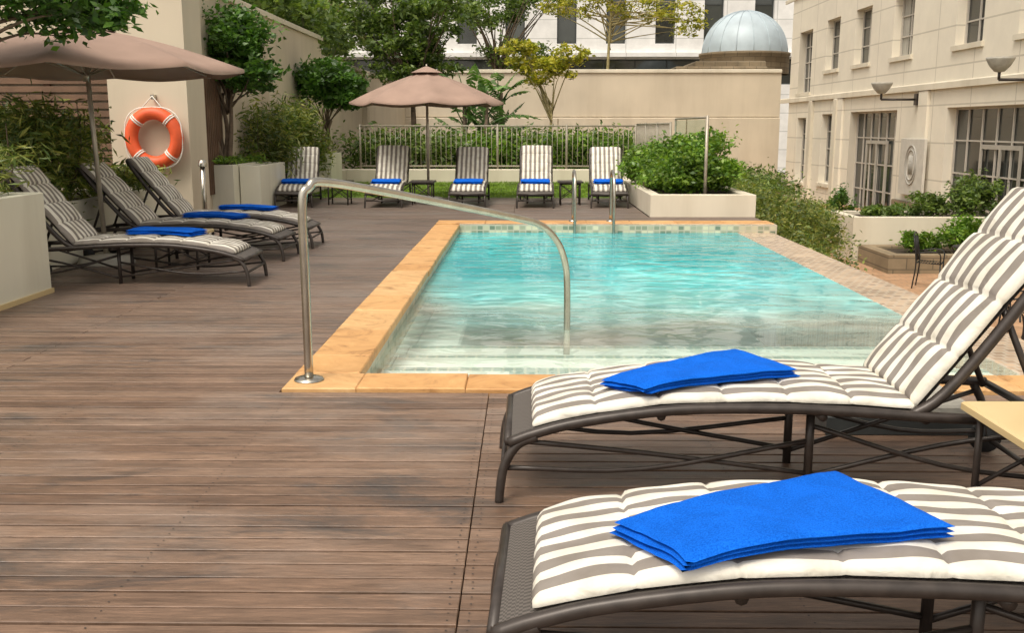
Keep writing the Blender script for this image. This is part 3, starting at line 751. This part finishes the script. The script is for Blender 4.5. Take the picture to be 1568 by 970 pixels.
# ------------------------------------------------------------ back planting
P=boxpts(-4.4,2.7,25.6,27,.0,1.05,15000,.2,150); shrub('hedge',P,.15,M['leaf_mid'],.4,core=0)
P=boxpts(-1.2,2.6,25.4,26.4,.0,1.0,8000,.2,60); shrub('hedge',P,.14,M['leaf_bright'],.4,core=0)
tree('shade_tree',(-3.3,29.5,-.1),(-3.3,29.5,2.6),.11,[(-3.4,29.5,3.9,1.6,1.5,.9),(-2.5,29.3,4.7,1.2,1.2,.8),(-4.3,29.6,4.8,1.1,1.2,.8),(-3.2,29.5,2.85,1.5,1.3,.4)],13000,.16,M['leaf_mid'],clumps=30,clump=.22,limbs=40)
tree('yellow_tree',(.72,29,-.1),(.75,29,2.0),.055,[(.5,29,2.95,1.0,.9,.45),(1.2,29,3.3,.6,.6,.35),(-.2,29,3.5,.6,.6,.3)],3600,.13,M['leaf_yellow'],bark=M['bark_y'],clumps=26,clump=.2)
tree('street_tree',(3.6,44.5,0),(3.65,44.5,6.6),.09,[(3.5,44.5,7.2,1.9,1.4,.7),(5.6,44.5,6.3,1.9,1.3,.7),(1.8,44.5,6.4,1.4,1.2,.5),(6.9,44.5,5.6,.9,1,.4)],4200,.17,M['leaf_yellow'],bark=M['bark_y'],clumps=34,clump=.2,limbs=34)
tree('street_tree',(-1.5,46,0),(-1.3,46,4.6),.12,[(-2.0,46,6.6,2.2,2,1.2),(.6,46,7.2,1.8,1.5,.9),(-.3,46,4.4,1.8,1.5,.8)],7500,.2,M['leaf_mid'],clumps=34,limbs=34,clump=.2)
tree('fever_tree',(-6.6,33,0),(-6.4,33,6.5),.13,[(-6.9,33,5.2,1.6,1.5,.9),(-5.6,33,4.2,1.0,1,.6),(-8.2,33,4.9,1.2,1,.7)],5500,.17,M['leaf_mid'],bark=M['bark_y'],clumps=30,limbs=30,clump=.22)
tree('street_tree',(-9.6,38,0),(-9.4,38,5),.13,[(-9.6,38,5.2,2.2,1.8,1.0)],4500,.2,M['leaf_mid'],clumps=30,limbs=24,clump=.22)
p=empty('banana_palm'); b=MB(); Gm=M['leaf_palm']
def frond(base,az,el,ln,w,droop):
    d=Vector((math.cos(az)*math.cos(el),math.sin(az)*math.cos(el),math.sin(el))); side=d.cross(Vector((0,0,1))).normalized()
    n=12; pts=[Vector(base)+d*ln*(i/n)+Vector((0,0,-droop*(i/n)**2*ln)) for i in range(n+1)]
    b.tube([tuple(q) for q in pts[:7]],[.02,.012],Gm,5)
    for i in range(4,n):
        t=(i-4)/(n-4); t2=(i-3)/(n-4)
        w1=w*math.sin(math.pi*min(1,t*.9+.1)); w2=w*math.sin(math.pi*min(1,t2*.9+.08))
        for s in (-1,1):
            a0=pts[i]; a1=pts[i+1].lerp(pts[i],.12)
            b.add([a0,a1,a1+side*s*w2*random.uniform(.8,1.05)+Vector((0,0,-.12*w2*5*random.uniform(.3,1))),a0+side*s*w1*random.uniform(.8,1.05)+Vector((0,0,-.1*w1*5*random.uniform(.3,1)))],[(0,1,2,3)],Gm)
for k in range(60):
    bx=random.choice([(-1.7,28.2),(-.7,28.5),(-1.1,28.0)])
    frond((bx[0]+random.uniform(-.1,.1),bx[1],random.uniform(.8,2.3)),random.uniform(0,6.28),R(random.uniform(25,80)),random.uniform(1.2,1.9),random.uniform(.16,.25),random.uniform(.2,.6))
for bx in ((-1.7,28.2),(-.7,28.5),(-1.1,28.0)): b.tube([(bx[0],bx[1],0),(bx[0],bx[1],2.3)],[.09,.05],M['bark'],8)
b.obj('fronds',p)
P,_=blob_points([(4.6,17.2,-.50,.75,1.3,.58),(5.2,19.5,-.55,.7,1.6,.55),(4.4,20.5,-.25,.7,1.5,.5),(4.3,14.8,-.80,.55,.9,.4)],22000,.3,60)
shrub('bushy_shrub',P,.085,M['leaf_bamboo'],.34,core=GZ)
P,_=blob_points([(4.4,24,-.2,1.0,2,.5),(6.3,28,-.6,1.2,2.5,.5)],7000,.3,50); shrub('bushy_shrub',P,.13,M['leaf_mid'],.35,core=GZ)
# ------------------------------------------------------------ back wall
bw=empty('garden_wall'); b=MB()
b.box(-5.0,10.45,42,42.35,GZ,3.55,M['wall']); b.box(-5.05,10.45,41.93,42.42,3.55,3.68,M['cream'],bev=.02)
b.box(-5,10.45,41.92,42,GZ,1.78,M['wall'],bev=.07)
for xx in (1.3,6.6): b.box(xx,xx+.04,41.905,41.921,GZ,1.70,M['stone'])
b.obj('wall_body',bw)
def wall_open(name,a0,a1,z0,z1,ops,mp,mat,depth,parent,glass,frame,bars=(2,3),fw=.06,curt=0.0):
    b=MB()
    A=sorted(set([a0,a1]+[o[0] for o in ops]+[o[1] for o in ops])); Z=sorted(set([z0,z1]+[o[2] for o in ops]+[o[3] for o in ops]))
    for i in range(len(A)-1):
        for j in range(len(Z)-1):
            ca=(A[i]+A[i+1])/2; cz=(Z[j]+Z[j+1])/2
            if any(o[0]<ca<o[1] and o[2]<cz<o[3] for o in ops): continue
            b.add([mp(A[i],Z[j],0),mp(A[i+1],Z[j],0),mp(A[i+1],Z[j+1],0),mp(A[i],Z[j+1],0)],[(0,1,2,3)],mat)
    def pbox(bb,a,c,z,w,d0,d1,m):
        vs=[mp(aa,zz,dd) for dd in (d0,d1) for (aa,zz) in ((a,z),(c,z),(c,w),(a,w))]
        bb.add(vs,[(0,1,2,3),(7,6,5,4),(0,4,5,1),(1,5,6,2),(2,6,7,3),(3,7,4,0)],m)
    g=MB(); fr=MB()
    for o in ops:
        x,y,z,w=o[:4]; br=o[4] if len(o)>4 else bars
        for (p,q) in (((x,z),(y,z)),((y,z),(y,w)),((y,w),(x,w)),((x,w),(x,z))):
            b.add([mp(*p,0),mp(*q,0),mp(*q,depth+.06),mp(*p,depth+.06)],[(0,1,2,3)],mat)
        if random.random()<curt:
            wd=(y-x)*random.uniform(.18,.34)
            for (s,e) in ((x,x+wd),(y-wd,y)): g.add([mp(s,z,depth+.05),mp(e,z,depth+.05),mp(e,w,depth+.05),mp(s,w,depth+.05)],[(0,1,2,3)],M['curtain'])
            g.add([mp(x+wd,z,depth+.05),mp(y-wd,z,depth+.05),mp(y-wd,w,depth+.05),mp(x+wd,w,depth+.05)],[(0,1,2,3)],glass)
        else: g.add([mp(x,z,depth+.05),mp(y,z,depth+.05),mp(y,w,depth+.05),mp(x,w,depth+.05)],[(0,1,2,3)],glass)
        d0,d1=depth,depth+.045
        pbox(fr,x,x+fw,z,w,d0,d1,frame); pbox(fr,y-fw,y,z,w,d0,d1,frame)
        pbox(fr,x+fw,y-fw,z,z+fw,d0,d1,frame); pbox(fr,x+fw,y-fw,w-fw,w,d0,d1,frame)
        for k in range(1,br[0]):
            c=x+(y-x)*k/br[0]; pbox(fr,c-fw*.4,c+fw*.4,z+fw,w-fw,d0+.006,d1-.002,frame)
        for k in range(1,br[1]):
            c=z+(w-z)*k/br[1]; pbox(fr,x+fw,y-fw,c-fw*.3,c+fw*.3,d0+.012,d1-.004,frame)
        if len(o)<=5 and name!='office_wall': pbox(fr,x-.1,y+.1,z-.12,z,-.07,0.02,M['cream'])
    b.obj(name,parent); g.obj(name+'_glass',parent); fr.obj(name+'_frames',parent)
hb=empty('hotel_building'); XF=10.5
ops=[]
for zc in (18.2,21.4,24.6,28.9,32.3,35.4):
    for zz in (3.3,7.0): ops.append((zc-.75,zc+.75,zz,zz+1.7))
ops+=[(37.9,39.6,1.9+.72,4.9,(3,4)),(37.9,39.6,5.6+.85,8.6,(3,4))]
ops+=[(28.9,33.0,GZ+.02,1.83,(6,4),1),(20.2,25.5,GZ+.02,1.83,(7,4),1),(35.0,36.2,-.6,1.8,(2,4)),(38.2,39.4,-.7,1.7,(2,4)),(12,17,GZ+.02,1.83,(7,4),1)]
wall_open('facade',8,40.8,GZ,11,ops,lambda a,z,d:(XF+d,a,z),M['facade'],.22,hb,M['darkglass'],M['frame'],curt=.35)
b=MB()
b.box(XF+.9,XF+12,8,41.5,GZ,11,M['facade2'])
b.box(XF-.10,XF-.002,8,41.9,2.30,2.48,M['cream'],bev=.03)
b.box(XF-.06,XF-.002,8,41.9,6.2,6.35,M['cream'],bev=.03)
for yy in (34.2,37.2): b.box(XF-.12,XF-.001,yy,yy+.35,GZ,2.29,M['cream'],bev=.02)
for yy in (26.9,34.0,18.9): b.box(XF-.08,XF-.003,yy-.3,yy+.3,GZ,2.29,M['facade'],bev=.02)
b.box(XF-.1,XF-.002,25.8,28.6,GZ,GZ+.75,M['stone'],bev=.02)
b.add([(XF,40.8,GZ),(XF+1,40.8,GZ),(XF+1,40.8,11),(XF,40.8,11)],[(0,1,2,3)],M['facade2'])
b.obj('trim',hb)
b=MB()
def doorleaf(y0,y1,z0,z1):
    X=XF+.18
    for (a,c) in ((y0,y0+.09),(y1-.09,y1)): b.box(X,X+.035,a,c,z0,z1,M['frame_d'])
    for (a,c) in ((z0,z0+.2),(z1-.1,z1)): b.box(X,X+.034,y0+.09,y1-.09,a,c,M['frame_d'])
    ym=(y0+y1)/2; b.box(X-.002,X+.03,ym-.05,ym+.05,z0+.2,z1-.1,M['frame_d'])
doorleaf(30.0,31.9,GZ+.05,.95); doorleaf(21.9,23.9,GZ+.05,.95)
b.obj('door_leaves',hb)
p=empty('wall_plaque'); b=MB(); b.box(XF-.16,XF-.09,26.35,28.0,-.45,1.05,M['plaque'],bev=.01)
b.obj('panel',p)
b=MB()
cy_,cz_=27.18,.35
for rr in (.52,.40): b.tube([(XF-.17,cy_+rr*.75*math.cos(2*math.pi*k/30),cz_+rr*math.sin(2*math.pi*k/30)) for k in range(30)],.02,M['plaque_d'],6,closed=True)
for k in range(5): b.tube([(XF-.17,cy_-.12+.06*k,cz_-.25),(XF-.17,cy_-.12+.06*k,cz_+.25)],.015,M['plaque_d'],6)
b.obj('relief',p)
def wall_lamp(y,z,out=1.0):
    p=empty('wall_lamp'); b=MB()
    b.tube([(XF-.1,y,z),(XF-out,y,z)],.03,M['dark_metal'],8); b.box(XF-.09,XF-.002,y-.1,y+.1,z-.15,z+.15,M['dark_metal'])
    b.tube([(XF-out,y,z),(XF-out,y,z+.18)],.03,M['dark_metal'],8)
    b.obj('arm',p); b=MB(); b.lathe([(0,.14),(.1,.16),(.2,.27),(.27,.4),(.28,.44),(.25,.42),(0,.38)],(XF-out,y,z),M['base_c']); b.obj('bowl',p)
wall_lamp(27.4,2.08,1.0); wall_lamp(20.9,2.30,.9)
planter('terrace_planter',6.78,10.1,20.7,22.4,.92,z0=GZ,t=.18,mat=M['cream'])
planter('stone_planter',6.9,10.1,18.9,20.65,.36,z0=GZ,t=.25,mat=M['stone'])
P,_=blob_points([(7.9,19.8,-.88,.45,.35,.2),(8.7,19.7,-.7,.5,.4,.32),(9.6,19.6,-.6,.5,.4,.4)],6000,.3,30); shrub('terrace_shrub',P,.1,M['leaf_bright'],.4,core=-1.1)
P,_=blob_points([(7.7,21.5,-.42,.5,.4,.18),(8.6,21.5,-.32,.5,.45,.25),(9.6,21.6,-.12,.55,.5,.42)],6000,.3,30); shrub('terrace_shrub',P,.11,M['leaf_mid'],.4,core=-.6)
P,_=blob_points([(9.7,17.6,-.7,.6,.9,.55),(9.6,15.6,-.55,.6,1.0,.6),(9.8,14,-.5,.5,.7,.6)],9000,.3,50); shrub('terrace_shrub',P,.11,M['leaf_bright'],.4,core=GZ)
P,_=blob_points([(9.1,28.8,-.9,.4,.5,.5),(9.7,26.3,-1.0,.4,.8,.35)],3500,.3,24); shrub('terrace_shrub',P,.12,M['leaf_dark'],.4,core=GZ)
b=MB(); b.box(8.4,10.3,29.4,33,GZ,GZ+.15,M['paver'],bev=.01); b.box(8.9,10.3,29.6,32.8,GZ+.15,GZ+.3,M['paver'],bev=.01); b.obj('entrance_step')
P=boxpts(6.8,8.6,33,40,GZ,-.3,7000,.25,60); shrub('hedge',P,.15,M['leaf_mid'],.4,core=GZ)
def chair(x,y,rz):
    p=empty('patio_chair',(x,y,GZ),rz); b=MB(); K=M['black']
    for sx in (-.2,.2):
        b.tube([(sx,-.2,0),(sx*.95,-.19,.45)],.012,K,6)
        b.tube([(sx,.24,0),(sx*.95,.2,.45),(sx*.9,.26,.88)],.012,K,6,4)
        b.tube([(sx*1.15,.2,.62),(sx*1.25,-.05,.66),(sx*1.15,-.18,.62),(sx,-.19,.45)],.011,K,6,4)
    b.tube([(-.18,.26,.88),(-.1,.27,.94),(0,.27,.96),(.1,.27,.94),(.18,.26,.88)],.012,K,6,4)
    for k in range(6): b.tube([(-.15+.06*k,.21,.47),(-.15+.06*k,.265,.9)],.006,K,5)
    b.tube([(-.2,-.2,.45),(.2,-.2,.45),(.2,.2,.45),(-.2,.2,.45)],.012,K,6,closed=True)
    for k in range(9): b.tube([(-.2,-.18+.045*k,.45),(.2,-.18+.045*k,.45)],.008,K,5)
    b.obj('chair_frame',p)
def ptable(x,y):
    p=empty('patio_table',(x,y,GZ)); b=MB(); K=M['black']
    b.lathe([(0,.72),(.38,.72),(.40,.735),(.38,.75),(0,.75)],(0,0,0),K,28)
    for k in range(3):
        a=k*2.09+.4; b.tube([(0,0,.72),(.06*math.cos(a),.06*math.sin(a),.4),(.3*math.cos(a),.3*math.sin(a),0)],.014,K,6,4)
    b.obj('table_frame',p)
chair(7.0,17.2,R(60)); ptable(7.7,17.0); chair(8.4,17.2,R(-80)); chair(7.6,16.2,R(180))
chair(6.35,12.6,R(80)); ptable(6.3,11.6); chair(5.8,11.0,R(150)); chair(7.0,11.4,R(-80)); chair(5.5,9.4,R(20)); ptable(5.9,8.9)
p=empty('domed_rotunda'); b=MB(); c=(9.95,47,0)
b.lathe([(1.93*math.cos(t),4.62+1.9*math.sin(t)) for t in [k*math.pi/2/14 for k in range(15)]],c,M['dome'],48)
b.lathe([(2.0,3.7),(2.0,4.5),(2.05,4.54),(2.05,4.64),(1.9,4.66)],c,M['stone'],48)
for k in range(16):
    a=2*math.pi*k/16; b.tube([(c[0]+1.93*math.cos(a)*math.cos(t),c[1]+1.93*math.sin(a)*math.cos(t),4.64+1.9*math.sin(t)) for t in [j*math.pi/2/10 for j in range(11)]],.02,M['dome'],5)
b.obj('dome',p); b=MB(); b.box(6.5,10.48,44.6,50,-1,3.95,M['stone'],bev=.05); b.box(7.4,10.47,44.9,49.8,3.95,4.2,M['stone'],bev=.05); b.obj('base',p)
ob=empty('office_building'); YO=62
ops=[]
for u in (-27,-23.5,-20,-16.5,-13,-9.6,-6.6,-3.6,-.7,2.4,5.35,8.3,11.2,14.2,17.2,20.5):
    ops.append((u-.55,u+.62,6.3,20,(1,6)))
ops.append((-28,22,3.9,5.4,(26,1)))
wall_open('office_wall',-34,28,-1.4,22,ops,lambda a,z,d:(a,YO+d,z),M['office'],.3,ob,M['darkglass'],M['base_d'],fw=.08,curt=.0)
b=MB(); b.box(-34,28,YO-.35,YO-.002,5.5,5.75,M['office']); 
b.box(-34,28,YO+.7,YO+14,-1.4,21.9,M['office']); b.obj('ledges',ob)
lb=empty('apartment_building')
ops=[(x,x+1.2,z,z+1.5) for x in (-24,-21,-18,-15.5) for z in (4,7.4)]
wall_open('apartment_wall',-30,-13,-1.4,12,ops,lambda a,z,d:(a,46+d,z),M['facade2'],.2,lb,M['darkglass'],M['frame'])
boxobj('apartment_body',-30,-13,46.4,58,-1.4,12,M['facade2'],parent=lb)

# ------------------------------------------------------------ light
w=bpy.data.worlds.new('World'); scene.world=w; w.use_nodes=True; nt=w.node_tree
bg=nt.nodes['Background']; sky=nt.nodes.new('ShaderNodeTexSky'); sky.sky_type='NISHITA'; sky.sun_disc=False
sky.sun_elevation=R(60); sky.sun_rotation=R(212); sky.air_density=1.0; sky.dust_density=4; sky.ozone_density=.6
hs=nt.nodes.new('ShaderNodeHueSaturation'); hs.inputs['Saturation'].default_value=.2
tint=nt.nodes.new('ShaderNodeMix'); tint.data_type='RGBA'; tint.blend_type='MULTIPLY'; tint.inputs[0].default_value=1; tint.inputs[7].default_value=(1.54,1.44,1.28,1)
L(nt,sky.outputs[0],hs.inputs['Color']); L(nt,hs.outputs[0],tint.inputs[6]); L(nt,tint.outputs[2],bg.inputs[0]); bg.inputs[1].default_value=.15
sd=bpy.data.lights.new('sun','SUN'); sd.energy=1.5; sd.angle=R(20); sd.color=(1,.94,.84)
so=bpy.data.objects.new('sun',sd); col.objects.link(so)
az=R(212); el=R(60); dv=Vector((math.sin(az)*math.cos(el),math.cos(az)*math.cos(el),math.sin(el)))
so.rotation_euler=dv.to_track_quat('Z','Y').to_euler()
# ------------------------------------------------------------ camera
cd=bpy.data.cameras.new('camera'); cd.lens=35; cd.sensor_width=36; cd.clip_end=1000; cd.clip_start=.05
co=bpy.data.objects.new('camera',cd); col.objects.link(co); co.location=(0,0,1.35)
co.rotation_euler=(R(90-10.78),0,R(.79)); scene.camera=co
